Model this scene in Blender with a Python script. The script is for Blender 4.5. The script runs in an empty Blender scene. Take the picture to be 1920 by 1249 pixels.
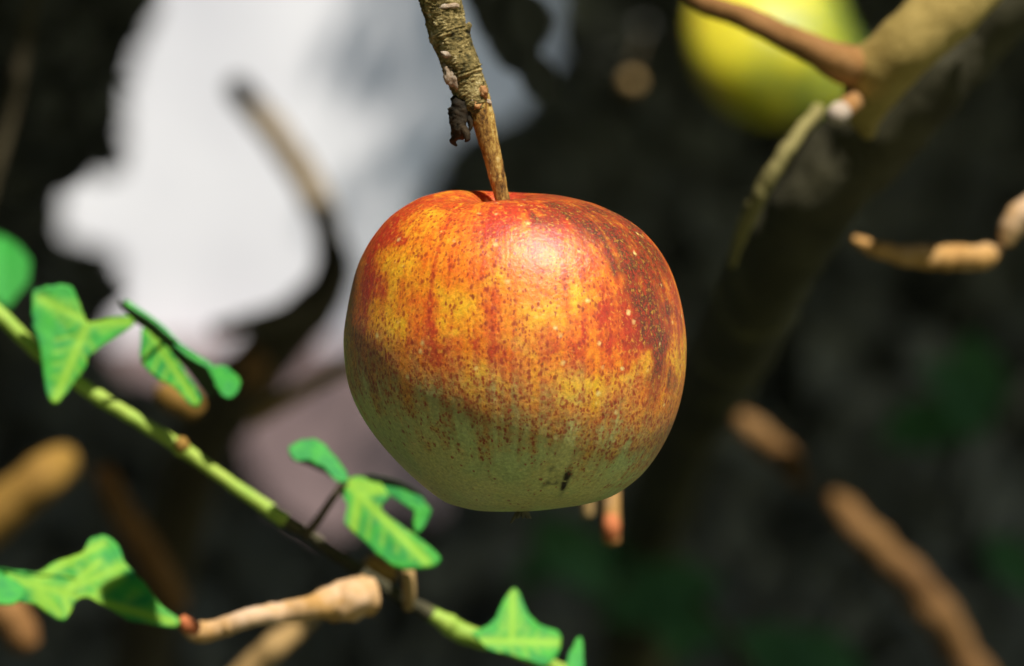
import bpy, bmesh, math, random
import numpy as np
from mathutils import Vector, Matrix, noise as mnoise

random.seed(7)
rng = np.random.default_rng(11)
SC = bpy.context.scene
COL = SC.collection

# ------------------------------------------------------------------ camera, sky, sun, exposure
D0, EYE, LENS = 1.2, 1.6, 190.0
cam_data = bpy.data.cameras.new('camera')
cam = bpy.data.objects.new('camera', cam_data)
COL.objects.link(cam)
cam.location = (0, -D0, EYE)
cam.rotation_euler = (math.radians(90), 0, 0)
cam_data.lens = LENS
cam_data.sensor_width = 36
cam_data.clip_start = 0.02
cam_data.clip_end = 500
cam_data.dof.use_dof = True
cam_data.dof.focus_distance = D0 - 0.018
cam_data.dof.aperture_fstop = 13.0
SC.camera = cam

SUN = Vector((0.285, -0.45, 0.845)).normalized()
SUN_N = np.array(SUN)
world = bpy.data.worlds.new('World')
SC.world = world
world.use_nodes = True
wn = world.node_tree.nodes
sky = wn.new('ShaderNodeTexSky')
sky.sky_type = 'NISHITA'
sky.sun_disc = False
sky.sun_elevation = math.asin(SUN.z)
sky.sun_rotation = math.atan2(SUN.x, SUN.y)
world.node_tree.links.new(sky.outputs[0], wn['Background'].inputs[0])
wn['Background'].inputs[1].default_value = 0.085
sun_data = bpy.data.lights.new('sun', 'SUN')
sun_data.energy = 5.0
sun_data.angle = math.radians(0.5)
sun_data.color = (1.0, 0.95, 0.86)
sun = bpy.data.objects.new('sun', sun_data)
COL.objects.link(sun)
sun.rotation_euler = SUN.to_track_quat('Z', 'Y').to_euler()
sun.location = SUN * 20
SC.view_settings.view_transform = 'Standard'
SC.view_settings.look = 'None'
SC.view_settings.gamma = 1
SC.view_settings.use_curve_mapping = False
SC.view_settings.exposure = 0.40

# ------------------------------------------------------------------ helpers
K = 36.0 / LENS / 1920.0


def P(px, py, D=D0):
    """a point at distance D from the lens that the photograph shows at px, py"""
    return Vector(((px - 960) * K * D, D - D0, EYE + (624.5 - py) * K * D))


def lin(r, g, b):
    f = lambda c: (c / 255 / 12.92) if c / 255 <= 0.04045 else ((c / 255 + 0.055) / 1.055) ** 2.4
    return (f(r), f(g), f(b), 1.0)


def tag(o, label=None, cat=None, group=None, kind=None):
    for k_, v in (('label', label), ('category', cat), ('group', group), ('kind', kind)):
        if v:
            o[k_] = v
    return o


def empty(name, loc, label, cat, group=None):
    o = bpy.data.objects.new(name, None)
    o.empty_display_size = 0.02
    COL.objects.link(o)
    o.location = loc
    return tag(o, label, cat, group)


def link(name, me, mat=None, parent=None, smooth=True):
    o = bpy.data.objects.new(name, me)
    COL.objects.link(o)
    if mat is not None and not me.materials:
        me.materials.append(mat)
    if smooth:
        me.polygons.foreach_set('use_smooth', [True] * len(me.polygons))
    if parent is not None:
        o.parent = parent
        bpy.context.view_layer.update() if False else None
        o.location = -Vector(parent.location) if me.get('world', 1) else (0, 0, 0)
    return o


def mesh(name, verts, faces):
    me = bpy.data.meshes.new(name)
    me.from_pydata([tuple(v) for v in verts], [], faces)
    me.update()
    return me


def hash3(i, j, k, seed=0):
    n = (i * 374761393 + j * 668265263 + k * 2147483647 + seed * 1274126177) & 0xFFFFFFFF
    n = ((n ^ (n >> 13)) * 1274126177) & 0xFFFFFFFF
    n = n ^ (n >> 16)
    return (n & 0xFFFF) / 65535.0


def vnoise(p, seed=0):
    p = np.asarray(p, float)
    i = np.floor(p).astype(np.int64)
    f = p - i
    f = f * f * (3 - 2 * f)
    out = 0
    for a in (0, 1):
        for b in (0, 1):
            for c in (0, 1):
                w = (f[:, 0] if a else 1 - f[:, 0]) * (f[:, 1] if b else 1 - f[:, 1]) * (f[:, 2] if c else 1 - f[:, 2])
                out = out + w * hash3(i[:, 0] + a, i[:, 1] + b, i[:, 2] + c, seed)
    return out


def fbm(p, octaves=4, seed=0):
    out, amp, tot = 0, 1.0, 0
    for o in range(octaves):
        out = out + amp * vnoise(np.asarray(p) * 2 ** o, seed + o)
        tot += amp
        amp *= 0.5
    return out / tot


def catmull(pts, n):
    pts = np.asarray(pts, float)
    q = np.vstack([2 * pts[0] - pts[1], pts, 2 * pts[-1] - pts[-2]])
    out = []
    segs = len(pts) - 1
    for t in np.linspace(0, segs, n):
        s = min(int(t), segs - 1)
        u = t - s
        p0, p1, p2, p3 = q[s], q[s + 1], q[s + 2], q[s + 3]
        out.append(0.5 * (2 * p1 + (p2 - p0) * u + (2 * p0 - 5 * p1 + 4 * p2 - p3) * u * u + (3 * p1 - p0 - 3 * p2 + p3) * u ** 3))
    return np.array(out)


def tube_mesh(name, pts, radii, n=40, seg=14, rough=0.06, freq=0.6, seed=0, rings=(), fine=0.0):
    """a branch: spline through pts, radii in metres, lumpy surface; rings=[(t, height, width)] are annual ridges"""
    c = catmull(pts, n)
    r = np.interp(np.linspace(0, 1, n), np.linspace(0, 1, len(radii)), radii)
    verts, faces = [], []
    up = Vector((0, 1, 0))
    tang = np.gradient(c, axis=0)
    for i in range(n):
        t = Vector(tang[i]).normalized()
        a = t.cross(up)
        if a.length < 1e-4:
            a = t.cross(Vector((1, 0, 0)))
        a.normalize()
        b = a.cross(t).normalized()
        tt = i / (n - 1)
        for j in range(seg):
            th = 2 * math.pi * j / seg
            d = a * math.cos(th) + b * math.sin(th)
            base = Vector(c[i]) + d * r[i]
            q = base / max(np.mean(radii), 1e-4) * freq + Vector((seed * 7.3, seed * 1.7, 0))
            k_ = 1 + rough * 2 * mnoise.noise(q) + rough * mnoise.noise(q * 2.7)
            if fine:
                k_ += fine * mnoise.noise(q * 9) + fine * 0.7 * mnoise.noise(q * 19)
            for (rt, h, w) in rings:
                wob = rt + 0.006 * mnoise.noise(Vector((math.cos(th) * 1.5, math.sin(th) * 1.5, rt * 90)))
                k_ += h * (0.55 + 0.9 * mnoise.noise(Vector((math.cos(th) * 1.3 + 9, math.sin(th) * 1.3, rt * 70)))) * math.exp(-((tt - wob) / w) ** 2)
            verts.append(Vector(c[i]) + d * (r[i] * k_))
    for i in range(n - 1):
        for j in range(seg):
            a0 = i * seg + j
            b0 = i * seg + (j + 1) % seg
            faces.append((a0, b0, b0 + seg, a0 + seg))
    for i, end in ((0, -1), (n - 1, 1)):
        t = Vector(tang[i]).normalized() * end
        verts.append(Vector(c[i]) + t * r[i] * 0.35)
        v = len(verts) - 1
        for j in range(seg):
            a0, b0 = i * seg + j, i * seg + (j + 1) % seg
            faces.append((b0, a0, v) if end < 0 else (a0, b0, v))
    return mesh(name, verts, faces)


def tube(name, pix, rad_px, mat, parent=None, **kw):
    """pix = [(px, py, D)], rad_px = radii as the photograph shows them"""
    pts = [P(*p) for p in pix]
    Ds = [p[2] for p in pix]
    rr = [r * K * d for r, d in zip(rad_px, Ds)]
    return link(name, tube_mesh(name, pts, rr, **kw), mat, parent)


# ------------------------------------------------------------------ materials
def new_mat(name):
    m = bpy.data.materials.new(name)
    m.use_nodes = True
    nt = m.node_tree
    return m, nt, nt.nodes['Principled BSDF']


def node(nt, kind, **kw):
    n = nt.nodes.new(kind)
    for k_, v in kw.items():
        if k_ == 'ins':
            for a, b in v.items():
                n.inputs[a].default_value = b
        else:
            setattr(n, k_, v)
    return n


def ramp(nt, stops):
    n = nt.nodes.new('ShaderNodeValToRGB')
    e = n.color_ramp.elements
    while len(e) < len(stops):
        e.new(0.5)
    for el, (p, c) in zip(e, stops):
        el.position = p
        el.color = c
    return n


def bark_mat(name, stops, scale=300, rough=0.75, bump=0.5, bdist=0.0006, stretch=(1, 1, 1)):
    m, nt, bs = new_mat(name)
    L = nt.links.new
    tc = node(nt, 'ShaderNodeTexCoord')
    mp = node(nt, 'ShaderNodeMapping', ins={'Scale': stretch})
    L(tc.outputs['Object'], mp.inputs[0])
    n1 = node(nt, 'ShaderNodeTexNoise', ins={'Scale': scale, 'Detail': 8, 'Roughness': 0.7})
    n2 = node(nt, 'ShaderNodeTexNoise', ins={'Scale': scale * 0.22, 'Detail': 4, 'Roughness': 0.6})
    L(mp.outputs[0], n1.inputs['Vector'])
    L(mp.outputs[0], n2.inputs['Vector'])
    mx = node(nt, 'ShaderNodeMix', ins={0: 0.55})
    L(n1.outputs[0], mx.inputs[2])
    L(n2.outputs[0], mx.inputs[3])
    r = ramp(nt, stops)
    L(mx.outputs[0], r.inputs[0])
    L(r.outputs[0], bs.inputs['Base Color'])
    bs.inputs['Roughness'].default_value = rough
    bs.inputs['Specular IOR Level'].default_value = 0.2
    b = node(nt, 'ShaderNodeBump', ins={'Strength': bump, 'Distance': bdist})
    L(n1.outputs[0], b.inputs['Height'])
    L(b.outputs[0], bs.inputs['Normal'])
    return m


def leaf_mat(name, dark, light, vein=None, rough=0.42, trans=0.35, scale=90, back=None, var=0.0):
    m, nt, bs = new_mat(name)
    L = nt.links.new
    tc = node(nt, 'ShaderNodeTexCoord')
    n1 = node(nt, 'ShaderNodeTexNoise', ins={'Scale': scale, 'Detail': 5, 'Roughness': 0.6})
    L(tc.outputs['Object'], n1.inputs['Vector'])
    r = ramp(nt, [(0.32, dark), (0.68, light)])
    L(n1.outputs[0], r.inputs[0])
    colr = r.outputs[0]
    if vein:
        at = node(nt, 'ShaderNodeAttribute', attribute_name='vein')
        mx = node(nt, 'ShaderNodeMix', data_type='RGBA')
        L(at.outputs['Fac'], mx.inputs[0])
        L(colr, mx.inputs[6])
        mx.inputs[7].default_value = vein
        colr = mx.outputs[2]
    L(colr, bs.inputs['Base Color'])
    bs.inputs['Roughness'].default_value = rough
    b = node(nt, 'ShaderNodeBump', ins={'Strength': 0.25, 'Distance': 0.001})
    L(n1.outputs[0], b.inputs['Height'])
    L(b.outputs[0], bs.inputs['Normal'])
    tr = node(nt, 'ShaderNodeBsdfTranslucent')
    hs = node(nt, 'ShaderNodeHueSaturation', ins={'Hue': 0.47, 'Saturation': 1.1, 'Value': 1.1})
    L(colr, hs.inputs['Color'])
    L(hs.outputs[0], tr.inputs[0])
    ms = node(nt, 'ShaderNodeMixShader', ins={0: trans})
    L(bs.outputs[0], ms.inputs[1])
    L(tr.outputs[0], ms.inputs[2])
    L(ms.outputs[0], nt.nodes['Material Output'].inputs[0])
    return m


M = {}
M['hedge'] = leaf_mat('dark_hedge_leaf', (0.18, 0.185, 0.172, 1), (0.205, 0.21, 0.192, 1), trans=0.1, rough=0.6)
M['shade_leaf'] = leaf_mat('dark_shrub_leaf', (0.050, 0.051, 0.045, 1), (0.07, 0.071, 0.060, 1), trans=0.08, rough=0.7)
M['crown'] = leaf_mat('apple_tree_leaf', (0.035, 0.06, 0.022, 1), (0.06, 0.10, 0.03, 1), trans=0.12, rough=0.5)
M['dim_leaf'] = leaf_mat('mid_green_leaf', (0.07, 0.20, 0.09, 1), (0.11, 0.28, 0.11, 1), trans=0.3, rough=0.9)
M['ivy'] = leaf_mat('ivy_leaf', (0.015, 0.31, 0.07, 1), (0.075, 0.52, 0.045, 1), vein=(0.34, 0.64, 0.05, 1), trans=0.35, rough=0.68, scale=220)
M['ivy_dark'] = leaf_mat('ivy_underside_shade', (0.02, 0.035, 0.015, 1), (0.04, 0.06, 0.02, 1), trans=0.03, rough=0.6)  # ivy leaf colour darkened for the blades folded into shade
M['ivy_stem'] = bark_mat('green_ivy_stem', [(0.3, (0.22, 0.40, 0.05, 1)), (0.7, (0.42, 0.52, 0.09, 1))], scale=160, rough=0.55, bump=0.3)
M['twig'] = bark_mat('olive_twig_bark', [(0.37, (0.02, 0.016, 0.008, 1)), (0.45, (0.12, 0.095, 0.032, 1)), (0.51, (0.26, 0.19, 0.065, 1)),
                                        (0.57, (0.44, 0.35, 0.15, 1)), (0.66, (0.68, 0.60, 0.42, 1))], scale=1000, bump=1.0, bdist=0.0009)
M['stem'] = bark_mat('apple_stalk', [(0.38, (0.06, 0.03, 0.01, 1)), (0.46, (0.26, 0.13, 0.03, 1)), (0.53, (0.44, 0.27, 0.06, 1)),
                                     (0.62, (0.62, 0.46, 0.18, 1))], scale=1900, bump=0.9, bdist=0.0006, stretch=(1, 1, 0.4))
M['scar'] = bark_mat('bud_scar', [(0.38, (0.10, 0.06, 0.035, 1)), (0.5, (0.38, 0.28, 0.19, 1)), (0.62, (0.62, 0.54, 0.45, 1))], scale=900, bump=0.8)
M['bud'] = bark_mat('reddish_bud_scale', [(0.38, (0.16, 0.06, 0.025, 1)), (0.6, (0.50, 0.26, 0.10, 1))], scale=900, bump=0.7)
M['stub'] = bark_mat('dry_spur', [(0.4, (0.012, 0.009, 0.005, 1)), (0.62, (0.05, 0.032, 0.014, 1)), (0.78, (0.28, 0.19, 0.08, 1))], scale=420, bump=1.0)
M['limb'] = bark_mat('limb_bark', [(0.32, (0.10, 0.07, 0.025, 1)), (0.48, (0.30, 0.215, 0.06, 1)), (0.62, (0.42, 0.31, 0.10, 1)), (0.72, (0.60, 0.52, 0.32, 1))], scale=55, bump=0.8, bdist=0.003)
M['shaded_bark'] = bark_mat('shade_darkened_bark', [(0.3, (0.03, 0.027, 0.017, 1)), (0.55, (0.075, 0.068, 0.036, 1)), (0.75, (0.36, 0.32, 0.12, 1))], scale=60, bump=0.9, bdist=0.003)  # bark colour darkened to stand in for shade on limb and vine
M['dim_branch'] = bark_mat('weathered_brown_bark', [(0.3, (0.10, 0.045, 0.015, 1)), (0.55, (0.21, 0.11, 0.036, 1)), (0.75, (0.36, 0.22, 0.10, 1))], scale=60, bump=0.8, bdist=0.003)
M['olive_bark'] = bark_mat('pale_olive_bark', [(0.3, (0.12, 0.10, 0.035, 1)), (0.6, (0.28, 0.24, 0.09, 1)), (0.8, (0.45, 0.40, 0.22, 1))], scale=80, bump=0.7, bdist=0.002)
M['grey_bark'] = bark_mat('grey_brown_bark', [(0.3, (0.16, 0.12, 0.07, 1)), (0.6, (0.26, 0.20, 0.12, 1)), (0.8, (0.34, 0.28, 0.18, 1))], scale=60, bump=0.7, bdist=0.002)
M['branch'] = bark_mat('brown_branch_bark', [(0.3, (0.15, 0.065, 0.02, 1)), (0.55, (0.30, 0.15, 0.05, 1)), (0.75, (0.44, 0.27, 0.13, 1))], scale=70, bump=0.6, bdist=0.002)
M['dark_branch'] = bark_mat('dark_branch_bark', [(0.3, (0.05, 0.04, 0.025, 1)), (0.6, (0.10, 0.08, 0.045, 1)), (0.8, (0.16, 0.12, 0.065, 1))], scale=60, bump=0.7, bdist=0.002)
M['golden'] = bark_mat('golden_dry_stick', [(0.3, (0.20, 0.105, 0.022, 1)), (0.7, (0.38, 0.225, 0.045, 1))], scale=40, bump=0.5, bdist=0.002)
M['tan'] = bark_mat('tan_dry_stick', [(0.3, (0.26, 0.15, 0.05, 1)), (0.7, (0.44, 0.30, 0.13, 1))], scale=50, bump=0.5, bdist=0.002)
M['pale'] = bark_mat('pale_cut_wood', [(0.3, (0.30, 0.22, 0.16, 1)), (0.7, (0.50, 0.42, 0.34, 1))], scale=200, bump=0.4)
M['peach'] = bark_mat('peach_bark_twig', [(0.34, (0.32, 0.14, 0.04, 1)), (0.48, (0.50, 0.28, 0.09, 1)), (0.62, (0.66, 0.48, 0.34, 1))], scale=70, bump=0.4, bdist=0.001)
M['red_tip'] = bark_mat('red_bud_tip', [(0.3, (0.42, 0.09, 0.03, 1)), (0.7, (0.66, 0.26, 0.10, 1))], scale=70, bump=0.3)
M['sepal'] = bark_mat('dry_sepal', [(0.3, (0.02, 0.018, 0.012, 1)), (0.7, (0.16, 0.14, 0.08, 1))], scale=400)


def plaster(name, a, b, scale=3):
    m, nt, bs = new_mat(name)
    tc = node(nt, 'ShaderNodeTexCoord')
    n1 = node(nt, 'ShaderNodeTexNoise', ins={'Scale': scale, 'Detail': 7})
    nt.links.new(tc.outputs['Object'], n1.inputs['Vector'])
    r = ramp(nt, [(0.35, a), (0.65, b)])
    nt.links.new(n1.outputs[0], r.inputs[0])
    nt.links.new(r.outputs[0], bs.inputs['Base Color'])
    bs.inputs['Roughness'].default_value = 0.85
    return m


M['white_wall'] = plaster('white_render', (0.58, 0.57, 0.60, 1), (0.76, 0.745, 0.76, 1))
M['pink_wall'] = plaster('pink_plinth', (0.17, 0.115, 0.115, 1), (0.29, 0.20, 0.195, 1))
M['roof'] = plaster('roof_tile', (0.20, 0.07, 0.045, 1), (0.28, 0.11, 0.07, 1), 5)
M['grass'] = plaster('lawn', (0.08, 0.095, 0.035, 1), (0.14, 0.15, 0.06, 1), 2)


# ------------------------------------------------------------------ leaves
LEAF_T = np.array([(0, 0, 0), (-0.26, 0.28, .05), (0.26, 0.28, .05), (-0.30, 0.55, .06), (0.30, 0.55, .06),
                   (0, 0.30, 0), (0, 0.62, -.02), (-0.17, 0.80, .01), (0.17, 0.80, .01), (0, 1.0, -.10)]) - np.array((0, 0.5, 0))
LEAF_F = [(0, 5, 1), (0, 2, 5), (5, 6, 3, 1), (5, 2, 4, 6), (6, 9, 7), (6, 8, 9), (6, 7, 3), (6, 4, 8)]
LEAF_OUT = [0, 1, 2, 3, 4, 7, 8, 9]


def rot_frames(n, bias=None, spread=1.0):
    """n random orthonormal frames; bias = preferred blade normal"""
    nrm = rng.normal(size=(n, 3)) * spread
    if bias is not None:
        nrm = nrm + np.asarray(bias)
    nrm /= np.linalg.norm(nrm, axis=1)[:, None]
    t = rng.normal(size=(n, 3))
    t -= (t * nrm).sum(1)[:, None] * nrm
    t /= np.linalg.norm(t, axis=1)[:, None]
    s = np.cross(t, nrm)
    return s, t, nrm


def leaf_verts(c, size, frames):
    s, t, n = frames
    T = LEAF_T
    return c[:, None, :] + size[:, None, None] * (T[None, :, 0, None] * s[:, None] + T[None, :, 1, None] * t[:, None] + T[None, :, 2, None] * n[:, None])


def cloud_mesh(name, V):
    n = len(V)
    k = V.shape[1]
    faces = []
    for i in range(n):
        o = i * k
        faces.extend([tuple(o + a for a in f) for f in LEAF_F])
    me = bpy.data.meshes.new(name)
    me.from_pydata(V.reshape(-1, 3), [], faces)
    me.update()
    return me


def inside(poly, pts):
    poly = np.asarray(poly, float)
    x, y = pts[..., 0], pts[..., 1]
    r = np.zeros(x.shape, bool)
    j = len(poly) - 1
    for i in range(len(poly)):
        xi, yi = poly[i]
        xj, yj = poly[j]
        cr = ((yi > y) != (yj > y)) & (x < (xj - xi) * (y - yi) / (yj - yi + 1e-12) + xi)
        r ^= cr
        j = i
    return r


def to_px(V):
    D = V[..., 1] + D0
    D = np.maximum(D, 0.05)
    return np.stack([960 + V[..., 0] / (K * D), 624.5 - (V[..., 2] - EYE) / (K * D)], -1)


# places where the sun reaches through the crown: (px, py, D, radius in metres)
LIT = [(966, 655, 1.2, 0.052), (860, 60, 1.2, 0.016), (900, 250, 1.2, 0.016), (820, -60, 1.2, 0.012)]
for p in [(60, 650), (120, 640), (200, 620), (110, 720), (300, 660), (360, 720), (430, 715), (340, 840), (250, 790), (430, 900), (20, 600), (500, 965)]:
    LIT.append((*p, 1.36, 0.024))
for p in [(600, 850), (680, 940), (760, 960), (740, 1030), (790, 1040), (770, 1100), (850, 1170), (960, 1180), (1010, 1200), (940, 1215), (1075, 1230)]:
    LIT.append((*p, 1.36, 0.024))
for p in [(40, 1110), (130, 1090), (200, 1060), (260, 1130), (310, 1160), (90, 1140), (380, 1180), (450, 1165), (560, 1140), (650, 1130)]:
    LIT.append((*p, 1.33, 0.026))
for p in [(1620, 110), (1680, 90), (1740, 40), (1790, -10), (1640, 180), (1560, 90), (1480, 45), (1400, 15), (1600, 150), (1580, 210)]:
    LIT.append((*p, 1.45, 0.014))
for p in [(1490, 270), (1460, 310), (1430, 350), (1405, 400)]:
    LIT.append((*p, 1.42, 0.014))
for p in [(1660, 470), (1720, 480), (1790, 490), (1840, 480), (1900, 430)]:
    LIT.append((*p, 1.46, 0.016))
for p in [(1405, 805), (1440, 835), (1620, 980), (1660, 1040), (1720, 1100), (1780, 1170), (1840, 1240)]:
    LIT.append((*p, 2.1, 0.012))
for p in [(450, 170), (500, 225), (550, 300), (590, 370), (610, 440)]:
    LIT.append((*p, 2.54, 0.03))
LIT += [(1450, 78, 2.9, 0.09), (1600, 118, 1.38, 0.02), (1640, 140, 1.38, 0.02), (1700, 60, 1.4, .02), (1760, 20, 1.4, .02), (20, 960, 1.9, 0.024), (90, 900, 1.9, 0.02), (20, 500, 1.6, 0.025), (1148, 975, 1.42, 0.010), (1100, 955, 1.45, .004),
        (335, 750, 1.6, 0.008), (30, 1180, 1.7, 0.01), (520, 1210, 1.6, 0.012), (1185, 155, 2.6, 0.012), 
        (1555, 455, 1.7, 0.003), (1892, 58, 1.7, 0.004), ]
LIT_P = np.array([P(a, b, d) for a, b, d, r in LIT])
LIT_R = np.array([r for *_, r in LIT])


def shaders_of_lit(C, pad):
    """True for leaf centres that would throw their shade on a sunlit place"""
    bad = np.zeros(len(C), bool)
    for p, r in zip(LIT_P, LIT_R):
        v = C - p
        al = v @ SUN_N
        pe = np.linalg.norm(v - al[:, None] * SUN_N, axis=1)
        bad |= (al > 0.01) & (pe < r + pad)
    return bad


# the opening in the greenery through which the white house shows
WINDOW = [(345, -400), (300, 20), (262, 110), (240, 200), (245, 330), (132, 345), (122, 440), (225, 470), (240, 560), (200, 640), (225, 690),
          (330, 730), (440, 770), (470, 850), (520, 950), (620, 1000), (720, 960), (830, 960), (860, 800), (800, 640), (760, 420), (800, 330), (840, 250),
          (900, 225), (970, 225), (990, 170), (1040, 110), (1040, -400)]

# ------------------------------------------------------------------ setting
g = mesh('ground', [(-150, -60, 0), (150, -60, 0), (150, 250, 0), (-150, 250, 0)], [(0, 1, 2, 3)])
tag(link('ground', g, M['grass'], smooth=False), kind='structure')


def box_mesh(name, x0, x1, y0, y1, z0, z1):
    v = [(x0, y0, z0), (x1, y0, z0), (x1, y1, z0), (x0, y1, z0), (x0, y0, z1), (x1, y0, z1), (x1, y1, z1), (x0, y1, z1)]
    f = [(0, 3, 2, 1), (4, 5, 6, 7), (0, 1, 5, 4), (1, 2, 6, 5), (2, 3, 7, 6), (3, 0, 4, 7)]
    return mesh(name, v, f)


house = empty('house', (-0.6, 7.6, 0), 'white rendered house wall with dusty pink base, blurred far behind the leaves', 'house')
w = link('wall', box_mesh('wall', -3.2, 1.1, 0.02, 5, 1.585, 4.6), M['white_wall'], house, smooth=False)
w.location = (0, 0, 0)
w = link('plinth', box_mesh('plinth', -3.24, 1.14, -0.03, 5.04, 0, 1.585), M['pink_wall'], house, smooth=False)
w.location = (0, 0, 0)
rv = [(-3.5, -0.4, 4.5), (2.2, -0.4, 4.5), (2.2, 5.4, 4.5), (-3.5, 5.4, 4.5), (-3.5, 2.5, 6.2), (2.2, 2.5, 6.2)]
w = link('roof', mesh('roof', rv, [(0, 1, 5, 4), (2, 3, 4, 5), (1, 2, 5), (3, 0, 4), (3, 2, 1, 0)]), M['roof'], house, smooth=False)
w.location = (0, 0, 0)

# unseen tree by the house, its crown shaped to shade the wall's right half
ht = empty('tree', (1.9, 6.6, 0), 'unseen tree beside the white house, its crown shaped to shade the wall', 'tree')
ht_t = link('unseen_trunk', tube_mesh('unseen_trunk', [(1.9, 6.6, -0.05), (1.86, 6.6, 1.2), (1.7, 6.55, 2.6), (1.3, 6.5, 3.9), (0.9, 6.4, 4.8)], [.13, .11, .09, .06, .03], n=40, seg=12), None, ht)
n = 11000
wx = rng.uniform(-0.42, 1.3, n)
keep_p = np.clip((wx + 0.36) / 0.46, 0, 1) ** 1.7
keep = rng.uniform(0, 1, n) < np.maximum(keep_p, 0.0)
wx = wx[keep]
n = len(wx)
C = np.stack([wx, np.full(n, 7.6), rng.uniform(1.15, 2.7, n)], -1) + SUN_N[None] * rng.uniform(2.2, 3.0, n)[:, None]
ht_c = link('crown', cloud_mesh('crown', leaf_verts(C, rng.uniform(0.04, 0.07, n), rot_frames(n, (0, -0.3, 1), 0.6))), M['shade_leaf'], ht, smooth=False)  # unseen crown, shaped to shade the wall
tag(ht_c, kind='stuff')
ht_t.data.materials.append(M['dark_branch'])

# hedge: a deep mass of small dark leaves with an opening
n = 100000
C = np.stack([rng.uniform(-1.7, 2.0, n), 2.3 + rng.uniform(0, 1.0, n) ** 1.5 * 1.3, rng.uniform(0.15, 2.9, n)], -1)
side = rng.uniform(0, 1, n) < 0.27  # unseen leaf block added at the left to cut the sky light
near = (rng.uniform(0, 1, n) < 0.62) & ~side
C[side, 0] = rng.uniform(-1.15, -0.45, side.sum())
C[side, 1] = rng.uniform(-2.8, 1.7, side.sum())
C[side, 2] = rng.uniform(0.5, 2.6, side.sum())
low = side & (rng.uniform(0, 1, n) < 0.35)  # unseen undergrowth added to cut light bounced up from the ground
C[low, 0] = rng.uniform(-0.7, 0.5, low.sum())
C[low, 1] = rng.uniform(-0.35, 1.5, low.sum())
C[low, 2] = rng.uniform(0.5, 1.22, low.sum())
C[near, 0] = rng.uniform(-0.68, 0.68, near.sum())
C[near, 2] = rng.uniform(EYE - 0.43, EYE + 0.46, near.sum())
V = leaf_verts(C, rng.uniform(0.035, 0.065, n), rot_frames(n, (0, -0.9, 0.3), 0.6))
pp = to_px(V[:, LEAF_OUT])
ok = ~inside(WINDOW, pp).any(1) & ~inside(WINDOW, to_px(C))
ok &= ~shaders_of_lit(C, 0.02)
hedge = link('hedge', cloud_mesh('hedge', V[ok]), M['hedge'], smooth=False)
tag(hedge, 'dark shaded hedge of small leaves filling the background behind the apple', 'hedge', kind='stuff')

# ------------------------------------------------------------------ apple tree: limb on the right, unseen shade-casting crown overhead
tree = empty('apple_tree', (-0.2, 0.5, 0), 'apple tree with a thick olive brown limb slanting up at the right', 'tree')
limb_px = [(1150, 1900, 3.4), (1190, 1200, 3.0), (1250, 900, 2.5), (1330, 720, 1.95), (1395, 610, 1.62), (1450, 500, 1.51), (1520, 395, 1.48), (1610, 280, 1.47),
           (1705, 165, 1.46), (1800, 60, 1.46), (1930, -110, 1.46), (2150, -700, 1.5)]
tube('limb', limb_px, [70, 66, 66, 74, 80, 78, 80, 85, 92, 88, 84, 80], M['shaded_bark'], tree, n=120, seg=26, rough=0.07, freq=1.2, seed=1)
tube('fork', [(1628, 250, 1.42), (1622, 205, 1.41), (1640, 150, 1.40), (1690, 95, 1.395), (1760, 30, 1.395), (1840, -50, 1.40), (1960, -200, 1.42)], [14, 38, 60, 62, 62, 60, 56], M['limb'], tree, n=60, seg=22, rough=0.06, seed=3)
tube('branch', [(1240, -70, 1.40), (1310, 0, 1.40), (1390, 30, 1.395), (1470, 68, 1.39), (1540, 100, 1.385), (1595, 124, 1.395), (1680, 130, 1.41)],
     [17, 20, 22, 24, 28, 40, 46], M['branch'], tree, n=60, seg=16, rough=0.07, seed=5)
tube('stub', [(1610, 180, 1.40), (1590, 200, 1.39), (1574, 213, 1.382)], [20, 20, 19], M['branch'], tree, n=10, seg=14, seed=6)
tube('cut_end', [(1575, 211, 1.382), (1566, 216, 1.376)], [22, 19], M['pale'], tree, n=5, seg=14, rough=0.02)
tube('side_twig', [(1535, 205, 1.43), (1505, 240, 1.42), (1470, 290, 1.415), (1435, 345, 1.415), (1408, 400, 1.42), (1385, 455, 1.43), (1372, 500, 1.45)], [12, 13, 15, 16, 15, 11, 6], M['olive_bark'], tree, n=60, seg=14, rough=.14, seed=44, fine=.05)
# unseen crown spread to cast shade, gaps left above the sunlit places
n = 66000
C = np.stack([rng.uniform(-1.5, 1.7, n), rng.uniform(-1.1, 3.5, n), EYE + 0.30 + rng.uniform(0, 1, n) ** 1.2 * 0.55 + 0], -1)
C[:, 2] += np.maximum(C[:, 1], 0) * 0.06
ok = ~shaders_of_lit(C, 0.028)
C = C[ok]
V = leaf_verts(C, rng.uniform(0.05, 0.085, len(C)), rot_frames(len(C), (0, -0.3, 1.0), 0.55))
crown = link('crown', cloud_mesh('crown', V), M['crown'], tree, smooth=False)  # unseen crown, spread to cast shade
tag(crown, kind='stuff')

# ------------------------------------------------------------------ the apple
axis_px = 952
left_pts = [(0, 462), (12, 436), (36, 396), (66, 366), (98, 357), (132, 361), (176, 376), (232, 418), (278, 492), (302, 590), (307, 655), (293, 738),
            (254, 810), (194, 880), (128, 935), (92, 950), (58, 957), (26, 957), (8, 946), (0, 940)]
right_pts = [(0, 462), (10, 430), (25, 393), (44, 372), (68, 366), (108, 369), (178, 389), (248, 430), (297, 490), (323, 560), (335, 645), (328, 730),
             (303, 810), (259, 880), (206, 924), (158, 942), (100, 952), (45, 957), (14, 949), (0, 940)]
NT, NA = 300, 420


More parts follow.
